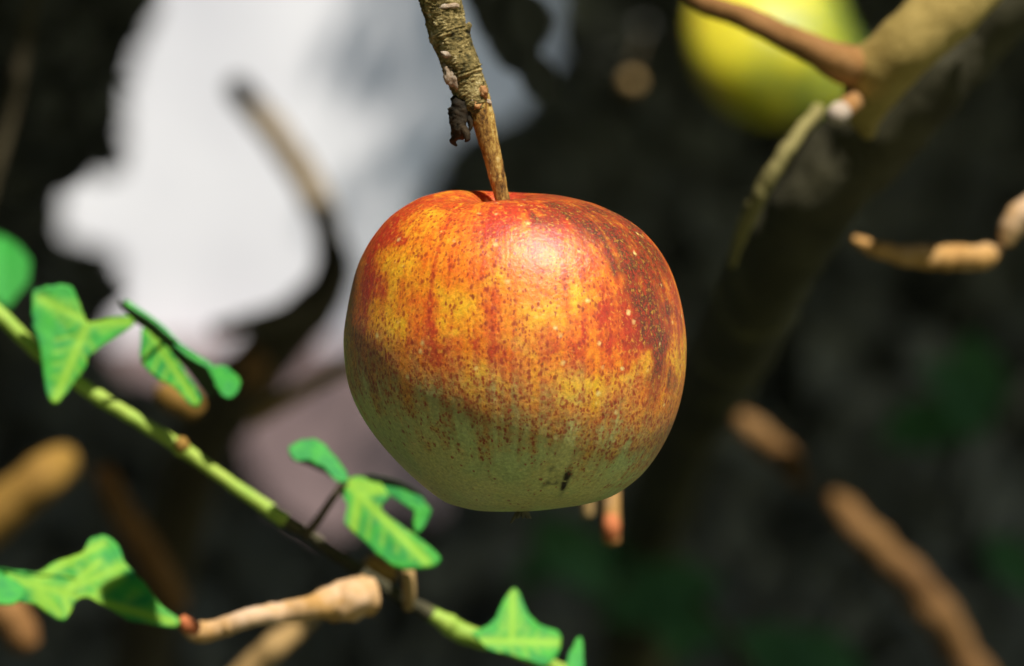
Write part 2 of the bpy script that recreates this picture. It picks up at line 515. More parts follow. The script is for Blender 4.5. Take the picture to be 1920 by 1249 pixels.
def resample(pts, n):
    c = catmull(np.array(pts, float), 1500)
    s = np.r_[0, np.cumsum(np.linalg.norm(np.diff(c, axis=0), axis=1))]
    u = np.linspace(0, s[-1], n)
    return np.stack([np.interp(u, s, c[:, 0]), np.interp(u, s, c[:, 1])], -1)


pl, pr = resample(left_pts, NT), resample(right_pts, NT)
th = np.linspace(0, 2 * math.pi, NA, endpoint=False)
wr = 0.5 + 0.5 * np.cos(th)
rad = pl[:, None, 0] * (1 - wr) + pr[:, None, 0] * wr
hgt = pl[:, None, 1] * (1 - wr) + pr[:, None, 1] * wr
tt = np.linspace(0, 1, NT)[:, None]
front = -np.sin(th)[None, :]                                    # 1 towards the lens
rim = np.exp(-((tt - 0.12) / 0.10) ** 2)
notch = np.exp(-((th - 4.15) / 0.55) ** 2)[None, :]
hgt = hgt + rim * (10 * np.maximum(front, 0) - 5 * np.maximum(-front, 0) + 15 * notch)
lob = 1 + 0.010 * np.cos(5 * th + 0.6)[None, :] * np.clip(1.2 - np.abs(tt - 0.35) * 2, 0, 1) * np.sin(th)[None, :] ** 2
ap = K * D0
X = (axis_px - 960) * ap + rad * np.cos(th)[None, :] * ap * lob
Y = rad * np.sin(th)[None, :] * ap * 0.97 * lob
Z = EYE + (624.5 - hgt) * ap
AV = np.stack([X, Y, Z], -1).reshape(-1, 3)
nz = fbm(AV / 0.02, 3, 5) - 0.5
AV = AV + (AV - np.array([0, 0, EYE])) * (nz * 0.010)[:, None]
AF = []
for i in range(NT - 1):
    for j in range(NA):
        a0, b0 = i * NA + j, i * NA + (j + 1) % NA
        AF.append((a0, a0 + NA, b0 + NA, b0))
apple_c = Vector(P(966, 655))
apple = empty('apple', apple_c, 'ripe red and yellow apple with green base, hanging sharp in the centre', 'apple')
ame = mesh('skin', AV - np.array(apple_c), AF)

# skin pigment and painted shade, in the photograph's own patches
apx = to_px(AV)
x, y = apx[:, 0], apx[:, 1]


wx_ = x + (fbm(AV / 0.005, 4, 71) - 0.5) * 90 + (fbm(AV / 0.0018, 3, 91) - 0.5) * 30
wy_ = y + (fbm(AV / 0.006, 4, 81) - 0.5) * 110 + (fbm(AV / 0.0018, 3, 95) - 0.5) * 30


def blob(cx, cy, rx, ry, a=0, warp=True):
    a = math.radians(a)
    bx, by = (wx_, wy_) if warp else (x, y)
    u = (bx - cx) * math.cos(a) + (by - cy) * math.sin(a)
    v = -(bx - cx) * math.sin(a) + (by - cy) * math.cos(a)
    return np.exp(-((u / rx) ** 2 + (v / ry) ** 2))


def sstep(a, b, v):
    t = np.clip((v - a) / (b - a), 0, 1)
    return t * t * (3 - 2 * t)


TH = np.tile(th, NT)
TV = np.repeat(np.linspace(0, 1, NT), NA)
ang = np.stack([np.cos(TH), np.sin(TH)], -1)
big = fbm(AV / 0.012, 4, 21)
mid = fbm(AV / 0.0045, 4, 31)
fin = fbm(AV / 0.0016, 3, 41)
streak = fbm(np.stack([ang[:, 0] * 26, ang[:, 1] * 26, TV * 5], -1), 3, 51)
streak2 = fbm(np.stack([ang[:, 0] * 70, ang[:, 1] * 70, TV * 9], -1), 3, 61)
edge = y + (mid - 0.5) * 170 + (streak - 0.5) * 150 + (streak2 - 0.5) * 70 + (fin - 0.5) * 90 - 0.20 * (x - 985)
blush = 1 - sstep(640, 850, edge)
yel = sum(blob(*b) for b in [(748, 520, 34, 64, 8), (805, 430, 60, 34, -38), (1012, 590, 60, 32, 0), (862, 560, 46, 30, 0), (925, 520, 24, 18, 0),
                             (1095, 712, 95, 30, 0), (905, 715, 60, 22, 0), (1065, 742, 25, 15, 0), (725, 620, 34, 42, 0), (980, 645, 46, 24, 0),
                             (850, 620, 26, 20, 0), (1100, 560, 30, 26, 0), (1195, 700, 30, 30, 0), (1278, 680, 14, 60, 0), (850, 365, 26, 9, 10)])
red = sum(blob(*b) for b in [(703, 470, 20, 62, 18), (955, 418, 15, 42, 0), (925, 430, 24, 18, 0), (1052, 425, 13, 42, -22), (815, 668, 20, 44, 0),
                             (893, 650, 11, 48, -6), (938, 655, 12, 40, 6), (1140, 605, 14, 42, 8), (1215, 640, 22, 80, 5), (1178, 600, 18, 50, 0),
                             (697, 560, 12, 52, 5), (765, 645, 10, 22, 0), (1128, 775, 8, 46, 18), (1160, 700, 10, 40, 14), (865, 760, 16, 26, -10),
                             (1020, 650, 16, 30, 0), (1085, 640, 14, 34, 0), (800, 385, 70, 14, -12), (1000, 390, 60, 14, 0), (735, 430, 20, 44, 35)])
crim_shade = sum(blob(*b) for b in [(1140, 425, 130, 44, 34), (1205, 540, 40, 120, -16), (1060, 394, 90, 18, 8), (1238, 660, 22, 80, 0)])  # dark blush together with a painted cast shadow band
orange_amt = np.clip(blush * (0.88 - 0.58 * np.clip(yel, 0, 1)) + (mid - 0.5) * 0.8 * blush + (streak - 0.5) * 0.55 * blush, 0, 1)
red_amt = np.clip(blush * (0.10 + 0.85 * np.clip(red, 0, 1) + 0.55 * sstep(500, 370, y) + 0.30 * sstep(1080, 1220, x) * sstep(760, 600, y)) + (streak - 0.52) * 1.1 * blush + (mid - 0.5) * 0.7 * blush
                  + (streak2 - 0.5) * 1.5 * blush, 0, 1)
red_amt *= np.clip(1.1 - 0.9 * np.clip(yel, 0, 1), 0.1, 1)
crim_shade_amt = np.clip(np.clip(crim_shade, 0, 1) * (1.0 + 1.2 * (streak - 0.5) + 1.4 * (mid - 0.5)), 0, 1)


def mixc(a, b, t):
    return a * (1 - t[:, None]) + np.asarray(b)[None, :] * t[:, None]


c = np.tile(np.array([[0.68, 0.62, 0.22]]), (len(AV), 1))
c = mixc(c, (0.56, 0.60, 0.22), sstep(0.42, 0.66, big) * sstep(700, 860, y))
c = mixc(c, (0.82, 0.46, 0.016), 1 - sstep(600, 850, edge))
bnd = np.exp(-((edge - 772) / 60) ** 2)  # brown freckles that also paint a softer edge to the shaded half
c = mixc(c, (0.26, 0.17, 0.05), bnd * (0.35 + 0.9 * sstep(0.40, 0.62, 0.5 * mid + 0.5 * fin)) * 0.58)
c = mixc(c, (0.84, 0.60, 0.03), np.clip(yel, 0, 1) * 0.4 * blush)
c = mixc(c, (0.82, 0.17, 0.010), orange_amt)
c = mixc(c, (0.52, 0.035, 0.014), red_amt)
c = mixc(c, (0.14, 0.026, 0.014), crim_shade_amt * 0.92)
c = mixc(c, (0.06, 0.025, 0.014), np.clip(crim_shade, 0, 1) * sstep(0.40, 0.62, 0.6 * mid + 0.4 * streak) * 0.85)
# stem cavity: russet and yellow lip
cav = sstep(0.10, 0.03, TV)
c = mixc(c, (0.50, 0.24, 0.07), cav * 0.7)
# a small dark scab near the base and faint bruises
scab = blob(1060, 902, 5, 22, 20, False) * 1.7 * sstep(0.25, 0.5, fin) + blob(1067, 890, 7, 4, 0, False) + 0.7 * blob(1045, 888, 24, 8, -5) * sstep(0.45, 0.6, mid)
c = mixc(c, (0.035, 0.022, 0.015), np.clip(scab, 0, 1))
c = mixc(c, (0.10, 0.045, 0.02), np.clip((blob(860, 770, 50, 40) + blob(990, 780, 110, 30) + blob(770, 730, 60, 40)), 0, 1) * sstep(0.5, 0.72, mid) * 0.3)
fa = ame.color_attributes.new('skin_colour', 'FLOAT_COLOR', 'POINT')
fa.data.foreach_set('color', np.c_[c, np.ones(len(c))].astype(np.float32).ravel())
sp = ame.attributes.new('speck', 'FLOAT', 'POINT')
sp.data.foreach_set('value', np.clip((1 - sstep(765, 890, edge)) * (0.5 + 0.6 * red_amt + 0.6 * bnd), 0.04, 1).astype(np.float32))

m, nt, bs = new_mat('apple_skin')
L = nt.links.new
tc = node(nt, 'ShaderNodeTexCoord')
sc_ = node(nt, 'ShaderNodeAttribute', attribute_name='skin_colour')
spk = node(nt, 'ShaderNodeAttribute', attribute_name='speck')
# fine mottling
nf = node(nt, 'ShaderNodeTexNoise', ins={'Scale': 1300, 'Detail': 4, 'Roughness': 0.7})
L(tc.outputs['Object'], nf.inputs['Vector'])
hv = node(nt, 'ShaderNodeMapRange', ins={1: 0.3, 2: 0.7, 3: 0.72, 4: 1.28})
L(nf.outputs[0], hv.inputs[0])
hsv = node(nt, 'ShaderNodeHueSaturation')
L(hv.outputs[0], hsv.inputs['Value'])
L(sc_.outputs['Color'], hsv.inputs['Color'])
colr = hsv.outputs[0]


def dots(scale, size, keep, fac_socket, colour, colr, soft=0.5, strength=1.0, squash=0.6):
    v = node(nt, 'ShaderNodeTexVoronoi', ins={'Scale': scale, 'Randomness': 1.0})
    mpd = node(nt, 'ShaderNodeMapping', ins={'Scale': (1, 1, squash)})
    wn_ = node(nt, 'ShaderNodeTexNoise', ins={'Scale': 1100, 'Detail': 2})
    L(tc.outputs['Object'], wn_.inputs['Vector'])
    wv_ = node(nt, 'ShaderNodeVectorMath', operation='MULTIPLY_ADD')
    L(wn_.outputs['Color'], wv_.inputs[0])
    wv_.inputs[1].default_value = (0.0009,) * 3
    L(tc.outputs['Object'], wv_.inputs[2])
    L(wv_.outputs[0], mpd.inputs[0])
    L(mpd.outputs[0], v.inputs['Vector'])
    sep = node(nt, 'ShaderNodeSeparateColor')
    L(v.outputs['Color'], sep.inputs[0])
    thr = node(nt, 'ShaderNodeMath', operation='MULTIPLY', ins={1: keep})
    if fac_socket is not None:
        L(fac_socket, thr.inputs[0])
    else:
        thr.inputs[0].default_value = 1
    on = node(nt, 'ShaderNodeMath', operation='LESS_THAN')
    L(sep.outputs[0], on.inputs[0])
    L(thr.outputs[0], on.inputs[1])
    sz = node(nt, 'ShaderNodeMapRange', ins={1: 0, 2: 1, 3: size * 0.55, 4: size * 1.25})
    L(sep.outputs[1], sz.inputs[0])
    dv = node(nt, 'ShaderNodeMath', operation='DIVIDE')
    L(v.outputs['Distance'], dv.inputs[0])
    L(sz.outputs[0], dv.inputs[1])
    mr = node(nt, 'ShaderNodeMapRange', ins={1: 1.0 - soft, 2: 1.0, 3: strength, 4: 0.0})
    L(dv.outputs[0], mr.inputs[0])
    mu = node(nt, 'ShaderNodeMath', operation='MULTIPLY')
    L(mr.outputs[0], mu.inputs[0])
    L(on.outputs[0], mu.inputs[1])
    mx = node(nt, 'ShaderNodeMix', data_type='RGBA')
    L(mu.outputs[0], mx.inputs[0])
    L(colr, mx.inputs[6])
    mx.inputs[7].default_value = colour
    return mx.outputs[2]


nm = node(nt, 'ShaderNodeTexNoise', ins={'Scale': 900, 'Detail': 3, 'Roughness': 0.75})
L(tc.outputs['Object'], nm.inputs['Vector'])
mr_ = node(nt, 'ShaderNodeMapRange', ins={1: 0.50, 2: 0.66, 3: 0.0, 4: 0.75})
L(nm.outputs[0], mr_.inputs[0])
mu_ = node(nt, 'ShaderNodeMath', operation='MULTIPLY')
L(mr_.outputs[0], mu_.inputs[0])
L(spk.outputs['Fac'], mu_.inputs[1])
mx_ = node(nt, 'ShaderNodeMix', data_type='RGBA')
L(mu_.outputs[0], mx_.inputs[0])
L(colr, mx_.inputs[6])
mx_.inputs[7].default_value = (0.50, 0.065, 0.018, 1)
ml_ = node(nt, 'ShaderNodeMapRange', ins={1: 0.47, 2: 0.34, 3: 0.0, 4: 0.5})
L(nm.outputs[0], ml_.inputs[0])
mul_ = node(nt, 'ShaderNodeMath', operation='MULTIPLY')
L(ml_.outputs[0], mul_.inputs[0])
L(spk.outputs['Fac'], mul_.inputs[1])
mxl = node(nt, 'ShaderNodeMix', data_type='RGBA')
L(mul_.outputs[0], mxl.inputs[0])
L(mx_.outputs[2], mxl.inputs[6])
mxl.inputs[7].default_value = (0.90, 0.48, 0.05, 1)
colr = mxl.outputs[2]
colr = dots(1000, 0.46, 0.75, spk.outputs['Fac'], (0.32, 0.03, 0.012, 1), colr, 0.6, 0.8)
colr = dots(1500, 0.50, 0.65, spk.outputs['Fac'], (0.40, 0.04, 0.014, 1), colr, 0.5, 0.8)
colr = dots(680, 0.30, 0.25, spk.outputs['Fac'], (0.22, 0.02, 0.010, 1), colr, 0.6, 0.8)
colr = dots(230, 0.16, 0.75, None, (0.88, 0.70, 0.26, 1), colr, 0.8, 0.85, 1.0)
colr = dots(330, 0.09, 0.18, None, (0.05, 0.03, 0.02, 1), colr, 0.5, 0.9)
L(colr, bs.inputs['Base Color'])
bs.inputs['Roughness'].default_value = 0.38
bs.inputs['Specular IOR Level'].default_value = 0.5
bs.inputs['Coat Weight'].default_value = 0.3
bs.inputs['Coat Roughness'].default_value = 0.50
bs.inputs['Subsurface Weight'].default_value = 0.65
bs.inputs['Subsurface Radius'].default_value = (1.0, 0.6, 0.25)
bs.inputs['Subsurface Scale'].default_value = 0.007
nb = node(nt, 'ShaderNodeTexNoise', ins={'Scale': 650, 'Detail': 5, 'Roughness': 0.65})
L(tc.outputs['Object'], nb.inputs['Vector'])
bmp = node(nt, 'ShaderNodeBump', ins={'Strength': 0.6, 'Distance': 0.0005})
L(nb.outputs[0], bmp.inputs['Height'])
L(bmp.outputs[0], bs.inputs['Normal'])
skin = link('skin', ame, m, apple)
skin.location = (0, 0, 0)
# stalk
tube('stem', [(954, 458, 1.2), (953, 428, 1.2), (950, 405, 1.2), (942, 372, 1.2), (934, 340, 1.2), (925, 300, 1.2), (914, 255, 1.2), (903, 215, 1.2), (893, 185, 1.2)],
     [13, 13, 13.5, 14, 16, 19, 23, 26], M['stem'], apple, n=120, seg=28, rough=0.035, freq=0.8, seed=2, fine=0.03)
# calyx with dry sepals
cal = tube('calyx', [(978, 934, 1.197), (979, 950, 1.197), (980, 958, 1.197)], [16, 18, 12], M['sepal'], apple, n=8, seg=12)
for a, ln in ((200, 26), (160, 14), (60, 14), (20, 12), (100, 12), (330, 16)):
    r = math.radians(a)
    dx, dd = math.cos(r) * ln, math.sin(r) * ln * K * D0
    tube('sepal', [(982, 950, 1.197), (982 + dx * .6, 966, 1.197 - dd * .5), (982 + dx, 972 if a != 200 else 981, 1.197 - dd)], [5, 4, 1.5], M['sepal'], cal, n=8, seg=8).location = (0, 0, 0)
# ------------------------------------------------------------------ the twig it hangs from
twig = empty('apple_twig', P(885, 195), 'rough olive brown twig with bud scars, coming down to the ripe apple', 'twig')
tw = [(700, -420, 1.23), (770, -180, 1.205), (815, -40, 1.2), (832, 30, 1.2), (848, 80, 1.2), (866, 130, 1.2), (880, 165, 1.2), (890, 192, 1.2), (897, 212, 1.2)]
tube('wood', tw, [52, 46, 41, 38, 36, 36, 34, 30, 22], M['twig'], twig, n=420, seg=64, rough=0.06, freq=0.9, seed=4, fine=0.065,
     rings=[(0.445, .10, .004), (0.462, .10, .005), (0.478, -.06, .004), (0.64, .08, .004), (0.655, -.08, .005), (0.668, .12, .006), (0.685, -.05, .006), (.90, .10, .012)])


def lump(name, px, py, D, rx, ry, rz, mat, parent, rotdeg=0, seed=0, rough=0.25):
    bm = bmesh.new()
    bmesh.ops.create_icosphere(bm, subdivisions=3, radius=1)
    s = K * D
    a = math.radians(rotdeg)
    ctr = P(px, py, D)
    for v in bm.verts:
        q = v.co.copy()
        k_ = 1 + rough * mnoise.noise(q * 1.7 + Vector((seed, 0, 0))) + rough * .5 * mnoise.noise(q * 4.1 + Vector((seed, 3, 0)))
        q *= k_
        lx, lz = q.x * rx, q.z * rz
        v.co = ctr + Vector(((lx * math.cos(a) - lz * math.sin(a)) * s, q.y * ry * s, (lx * math.sin(a) + lz * math.cos(a)) * s))
    me = bpy.data.meshes.new(name)
    bm.to_mesh(me)
    bm.free()
    return link(name, me, mat, parent)


lump('bud_scar', 845, 104, 1.1965, 21, 9, 7, M['scar'], twig, -12, 1)
lump('bud_scar', 846, 140, 1.1972, 14, 8, 25, M['scar'], twig, 16, 2, .5)
lump('bud_scar', 838, 12, 1.1962, 24, 9, 6, M['scar'], twig, 6, 3)
lump('bud_scale', 905, 172, 1.1975, 8, 9, 12, M['bud'], twig, 25, 4, .6)
lump('bud_scale', 892, 196, 1.1974, 12, 9, 9, M['bud'], twig, -25, 5, .6)
lump('bud_scale', 886, 188, 1.1972, 6, 7, 8, M['scar'], twig, 30, 15, .6)
lump('bud_scale', 876, 55, 1.199, 7, 9, 14, M['twig'], twig, -20, 6)
lump('bud_scale', 914, 190, 1.1985, 9, 7, 5, M['scar'], twig, -30, 7)
sb = tube('spur_stub', [(872, 178, 1.2), (862, 205, 1.199), (860, 232, 1.1985), (866, 258, 1.198)], [22, 20, 17, 13], M['stub'], twig, n=40, seg=24, rough=0.16, freq=1.3, seed=8, fine=.05)
tube('bud_scale', [(868, 240, 1.197), (876, 258, 1.196), (872, 266, 1.196)], [8, 7, 2], M['stub'], twig, n=14, seg=10, rough=.2)
tube('bud_scale', [(856, 245, 1.199), (850, 264, 1.199), (856, 274, 1.199)], [8, 7, 2], M['stub'], twig, n=14, seg=10, rough=.2)
tube('bud_scale', [(876, 210, 1.198), (882, 232, 1.198), (880, 246, 1.198)], [7, 5, 2], M['stub'], twig, n=14, seg=10, rough=.2)

# ------------------------------------------------------------------ the yellow apple behind
ya_c = P(1450, 78, 2.9)
ya = empty('apple', ya_c, 'small yellow green apple, blurred behind the branch at upper right', 'apple')
R = 164 * K * 2.9
vv, ff = [], []
NI, NJ = 40, 56
for i in range(NI):
    t = i / (NI - 1) * math.pi
    for j in range(NJ):
        a = 2 * math.pi * j / NJ
        r = R * math.sin(t) * (1.03 + 0.03 * math.cos(t)) + 1e-5
        zz = R * 0.70 * math.cos(t) - R * 0.22 * math.exp(-(t / 0.34) ** 2) + R * 0.04 * math.exp(-((math.pi - t) / 0.3) ** 2)
        w_ = 1 + 0.17 * mnoise.noise(Vector((math.sin(t) * math.cos(a), math.sin(t) * math.sin(a), math.cos(t))) * 1.1 + Vector((4, 2, 1)))
        vv.append((r * w_ * math.cos(a), r * w_ * math.sin(a), zz))
for i in range(NI - 1):
    for j in range(NJ):
        a0, b0 = i * NJ + j, i * NJ + (j + 1) % NJ
        ff.append((a0, a0 + NJ, b0 + NJ, b0))
m2, nt, bs = new_mat('yellow_apple_skin')
L = nt.links.new
tc = node(nt, 'ShaderNodeTexCoord')
n1 = node(nt, 'ShaderNodeTexNoise', ins={'Scale': 38, 'Detail': 5, 'Roughness': 0.6})
L(tc.outputs['Object'], n1.inputs['Vector'])
sx_ = node(nt, 'ShaderNodeSeparateXYZ')
L(tc.outputs['Object'], sx_.inputs[0])
gx_ = node(nt, 'ShaderNodeMath', operation='MULTIPLY_ADD', ins={1: 1.0 / R * 0.20, 2: 0.02})  # greener and darker to one side, painting the fall of light
L(sx_.outputs[0], gx_.inputs[0])
ad_ = node(nt, 'ShaderNodeMath', operation='ADD')
L(n1.outputs[0], ad_.inputs[0])
L(gx_.outputs[0], ad_.inputs[1])
r_ = ramp(nt, [(0.3, (0.13, 0.21, 0.035, 1)), (0.46, (0.36, 0.39, 0.035, 1)), (0.6, (0.68, 0.62, 0.025, 1)), (0.8, (0.80, 0.66, 0.06, 1))])
L(ad_.outputs[0], r_.inputs[0])
L(r_.outputs[0], bs.inputs['Base Color'])
bs.inputs['Roughness'].default_value = 0.45
bs.inputs['Subsurface Weight'].default_value = 0.7
bs.inputs['Subsurface Radius'].default_value = (1, 0.8, 0.1)
bs.inputs['Subsurface Scale'].default_value = 0.012
o = link('skin', mesh('skin', vv, ff), m2, ya)
o.location = (0, 0, 0)
o.rotation_euler = Vector((-0.22, 0.72, -0.62)).to_track_quat('Z', 'Y').to_euler()
tube('stem', [(1452, 92, 2.92), (1452, 60, 2.98), (1462, -20, 3.0), (1480, -150, 2.98)], [8, 7, 7, 9], M['stem'], ya, n=14, seg=10)

# far little ball standing in for a sunlit leaf
fr = empty('lit_leaf_spot', P(1185, 155, 2.6), 'tiny round ball far back standing in for a sunlit leaf, a soft dot right of the twig', 'fruit')
lump('skin', 1185, 155, 2.6, 17, 17, 17, M['tan'], fr, rough=.04)
tube('stem', [(1185, 140, 2.6), (1190, 110, 2.6), (1210, 60, 2.62)], [3, 3, 4], M['dark_branch'], fr, n=10, seg=8)  # stem of the ball standing in for a sunlit leaf

# ------------------------------------------------------------------ ivy vine
vine = empty('ivy_vine', P(530, 975, 1.31), 'bright green ivy vine with lobed leaves, slanting below the apple', 'ivy')


def patch(outline, centre, D, slope=(0, 0.5), fold=None, veins=(), curl=0.0, vw=9, rings=16, res=84, smooth_n=None, seed=0):
    o = np.array(outline, float)
    oc = catmull(np.vstack([o, o[:1]]), res + 1)[:-1]
    c0 = np.array(centre, float)
    jit = fbm(np.c_[oc * 0.09, np.full(len(oc), seed * 3.1)], 3, seed + 7) - 0.5
    oc = oc + (oc - c0) / (np.linalg.norm(oc - c0, axis=1)[:, None] + 1e-6) * jit[:, None] * 10
    pts = [c0] + [c0 + (q - c0) * (i / rings) for i in range(1, rings + 1) for q in oc]
    pts = np.array(pts)
    f = [(0, 1 + (j + 1) % res, 1 + j) for j in range(res)]
    for i in range(rings - 1):
        a0 = 1 + i * res
        f += [(a0 + j, a0 + (j + 1) % res, a0 + res + (j + 1) % res, a0 + res + j) for j in range(res)]
    s = K * D
    dx, dz = (pts[:, 0] - c0[0]) * s, -(pts[:, 1] - c0[1]) * s
    dep = slope[0] * dx + slope[1] * dz
    if fold:
        (ax, ay), (bx, by), kl, kr = fold
        d = np.array([bx - ax, by - ay], float)
        d /= np.linalg.norm(d)
        sd = ((pts[:, 0] - ax) * d[1] - (pts[:, 1] - ay) * d[0]) * s
        dep += kl * np.maximum(sd, 0) + kr * np.maximum(-sd, 0)
    rr = np.hypot(dx, dz)
    dep += curl * rr ** 2 * 40
    dep += 0.0007 * (fbm(np.c_[pts * 0.018, np.full(len(pts), seed)], 3, seed) - 0.5) * 2
    vein = np.zeros(len(pts))
    veins = list(veins)
    for (p, q) in list(veins):
        p, q = np.array(p, float), np.array(q, float)
        ln = np.linalg.norm(q - p)
        if ln > 60:
            d_ = (q - p) / ln
            n_ = np.array([-d_[1], d_[0]])
            for f_ in np.arange(0.15, 0.9, 0.17):
                for sg in (-1, 1):
                    b_ = p + (q - p) * f_
                    veins.append((b_, b_ + (d_ * 0.7 + n_ * sg) * ln * 0.28 * (1.1 - f_)))
    for (p, q) in veins:
        p, q = np.array(p, float), np.array(q, float)
        t = np.clip(((pts - p) @ (q - p)) / ((q - p) @ (q - p)), 0, 1)
        dist = np.linalg.norm(pts - (p + t[:, None] * (q - p)), axis=1)
        big_ = np.linalg.norm(q - p) > 60
        g_ = np.exp(-(dist / (vw if big_ else 4.5)) ** 2) * (1 if big_ else 0.65)
        vein = np.maximum(vein, g_)
    dep += vein * 0.00018
    V = [P(a, b, D) + Vector((0, e, 0)) for (a, b), e in zip(pts, dep)]
    return V, f, vein


def leaf(patches, parent, mat='ivy', thick=0.0004, name='leaf'):
    V, F, ve = [], [], []
    for p in patches:
        o = len(V)
        V += p[0]
        F += [tuple(o + i for i in f) for f in p[1]]
        ve += list(p[2])
    me = mesh(name, V, F)
    at = me.attributes.new('vein', 'FLOAT', 'POINT')
    at.data.foreach_set('value', np.array(ve, np.float32))
    ob = link(name, me, M[mat], parent)
    sm = ob.modifiers.new('thickness', 'SOLIDIFY')
    sm.thickness = thick
    return ob


tube('stem', [(-260, 380, 1.390), (-100, 510, 1.370), (0, 592, 1.360), (80, 668, 1.360), (170, 735, 1.360), (260, 790, 1.360), (340, 840, 1.360), (430, 905, 1.360), (535, 976, 1.360)],
     [15, 15, 15, 14, 14, 13, 14, 12, 15], M['ivy_stem'], vine, n=140, seg=16, rough=0.05, freq=.6, seed=3, fine=0.03,
     rings=[(.52, .2, .012), (.75, .3, .012)])
tube('shaded_stem', [(528, 970, 1.360), (580, 1004, 1.362), (640, 1046, 1.362), (710, 1094, 1.362), (770, 1130, 1.361), (812, 1154, 1.360)], [13, 11, 13, 12, 12, 14], M['shaded_bark'], vine, n=60, seg=16, rough=0.12, seed=31, fine=.04)  # same green vine, coloured dark for its stretch in shade
tube('stem', [(806, 1150, 1.360), (840, 1172, 1.360), (880, 1192, 1.360), (960, 1217, 1.360), (1040, 1252, 1.360), (1180, 1330, 1.370), (1400, 1480, 1.390)],
     [13, 19, 19, 16, 14, 14, 13], M['ivy_stem'], vine, n=70, seg=16, rough=0.08, seed=33, fine=.03, rings=[(.18, .2, .02)])
lump('node_bud', 340, 834, 1.348, 15, 12, 14, M['golden'], vine, 20, 3)
# upper left leaf
leaf([patch([(58, 545), (95, 536), (130, 538), (150, 575), (165, 603), (210, 595), (252, 592), (246, 612), (205, 640), (168, 668), (160, 690), (138, 722), (108, 757), (92, 740), (82, 690), (72, 640), (62, 600)],
            (130, 630), 1.350, slope=(-0.1, 0.35), fold=((165, 600), (105, 757), 0.5, -0.25), veins=[((165, 603), (106, 752)), ((165, 603), (75, 560)), ((165, 605), (240, 602))], vw=10, seed=1)], vine)
# folded leaf beside it: shaded outer half, lit strips
leaf([patch([(262, 618), (276, 604), (302, 640), (345, 692), (378, 742), (368, 762), (330, 728), (285, 700), (263, 672)], (305, 675), 1.355, slope=(-.3, 0.5), veins=[((270, 610), (370, 752))], vw=6, seed=2),
      patch([(388, 690), (418, 686), (446, 706), (450, 722), (436, 744), (414, 738)], (420, 714), 1.352, slope=(-.2, 0.6), seed=3)], vine)
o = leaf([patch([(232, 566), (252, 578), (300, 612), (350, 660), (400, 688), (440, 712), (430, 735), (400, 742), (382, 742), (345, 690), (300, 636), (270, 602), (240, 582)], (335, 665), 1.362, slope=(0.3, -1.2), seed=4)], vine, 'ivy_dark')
leaf([patch([(232, 564), (242, 566), (300, 606), (350, 652), (400, 684), (398, 692), (348, 664), (296, 618), (240, 580)], (322, 635), 1.359, slope=(0.2, 0.6), seed=5)], vine)
# curled leaf and its large neighbour above the vine
leaf([patch([(540, 842), (556, 828), (585, 824), (610, 836), (634, 864), (652, 890), (648, 904), (628, 896), (606, 874), (580, 862), (552, 862)], (602, 850), 1.350, slope=(0.2, 0.75), fold=((545, 862), (645, 905), 0, 0), seed=6)], vine)
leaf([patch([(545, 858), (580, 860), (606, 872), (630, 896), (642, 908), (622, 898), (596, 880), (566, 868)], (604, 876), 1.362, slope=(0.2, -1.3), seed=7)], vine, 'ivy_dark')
leaf([patch([(645, 900), (672, 895), (705, 905), (722, 915), (728, 932), (716, 946), (722, 962), (752, 984), (790, 1010), (824, 1040), (820, 1056), (795, 1062), (752, 1064), (712, 1040), (668, 1000), (648, 985), (650, 950), (640, 925)],
            (690, 960), 1.350, slope=(-0.1, 0.5), fold=((650, 900), (790, 1055), 0.05, 0.12), veins=[((650, 905), (800, 1050)), ((650, 905), (715, 915))], vw=10, seed=8),
      patch([(706, 908), (740, 914), (772, 926), (800, 944), (806, 962), (798, 984), (785, 1000), (776, 985), (782, 965), (768, 950), (735, 930)], (778, 945), 1.353, slope=(0.1, 0.3), seed=9)], vine)
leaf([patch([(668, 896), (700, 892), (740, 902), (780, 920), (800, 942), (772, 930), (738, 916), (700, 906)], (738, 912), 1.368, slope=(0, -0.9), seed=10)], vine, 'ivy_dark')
tube('petiole', [(648, 902, 1.352), (620, 940, 1.354), (596, 975, 1.357), (572, 1004, 1.360)], [7, 7, 8, 9], M['dark_branch'], vine, n=16, seg=10)
tube('petiole', [(760, 1015, 1.359), (763, 1056, 1.355), (766, 1085, 1.352), (767, 1118, 1.353), (766, 1140, 1.356)], [10, 12, 13, 12, 10], M['tan'], vine, n=16, seg=10)
# big leaf at lower left
leaf([patch([(-60, 1060), (0, 1068), (60, 1078), (110, 1050), (150, 1038), (165, 1012), (188, 1006), (215, 1020), (235, 1058), (270, 1090), (300, 1130), (338, 1158), (330, 1172), (290, 1168), (245, 1160), (205, 1138), (165, 1120),
              (140, 1128), (128, 1158), (108, 1160), (80, 1140), (45, 1128), (0, 1130), (-60, 1120)],
            (150, 1085), 1.330, slope=(0.0, 0.65), fold=((40, 1080), (335, 1165), -0.05, 0.25),
            veins=[((20, 1085), (330, 1164)), ((60, 1090), (190, 1020)), ((60, 1090), (115, 1150)), ((130, 1105), (230, 1060))], vw=9, res=80, seed=11)], vine)
leaf([patch([(-80, 1080), (-20, 1075), (20, 1085), (45, 1105), (30, 1128), (0, 1132), (-40, 1135), (-90, 1120)], (-10, 1105), 1.325, slope=(0.2, 0.9), seed=12)], vine)
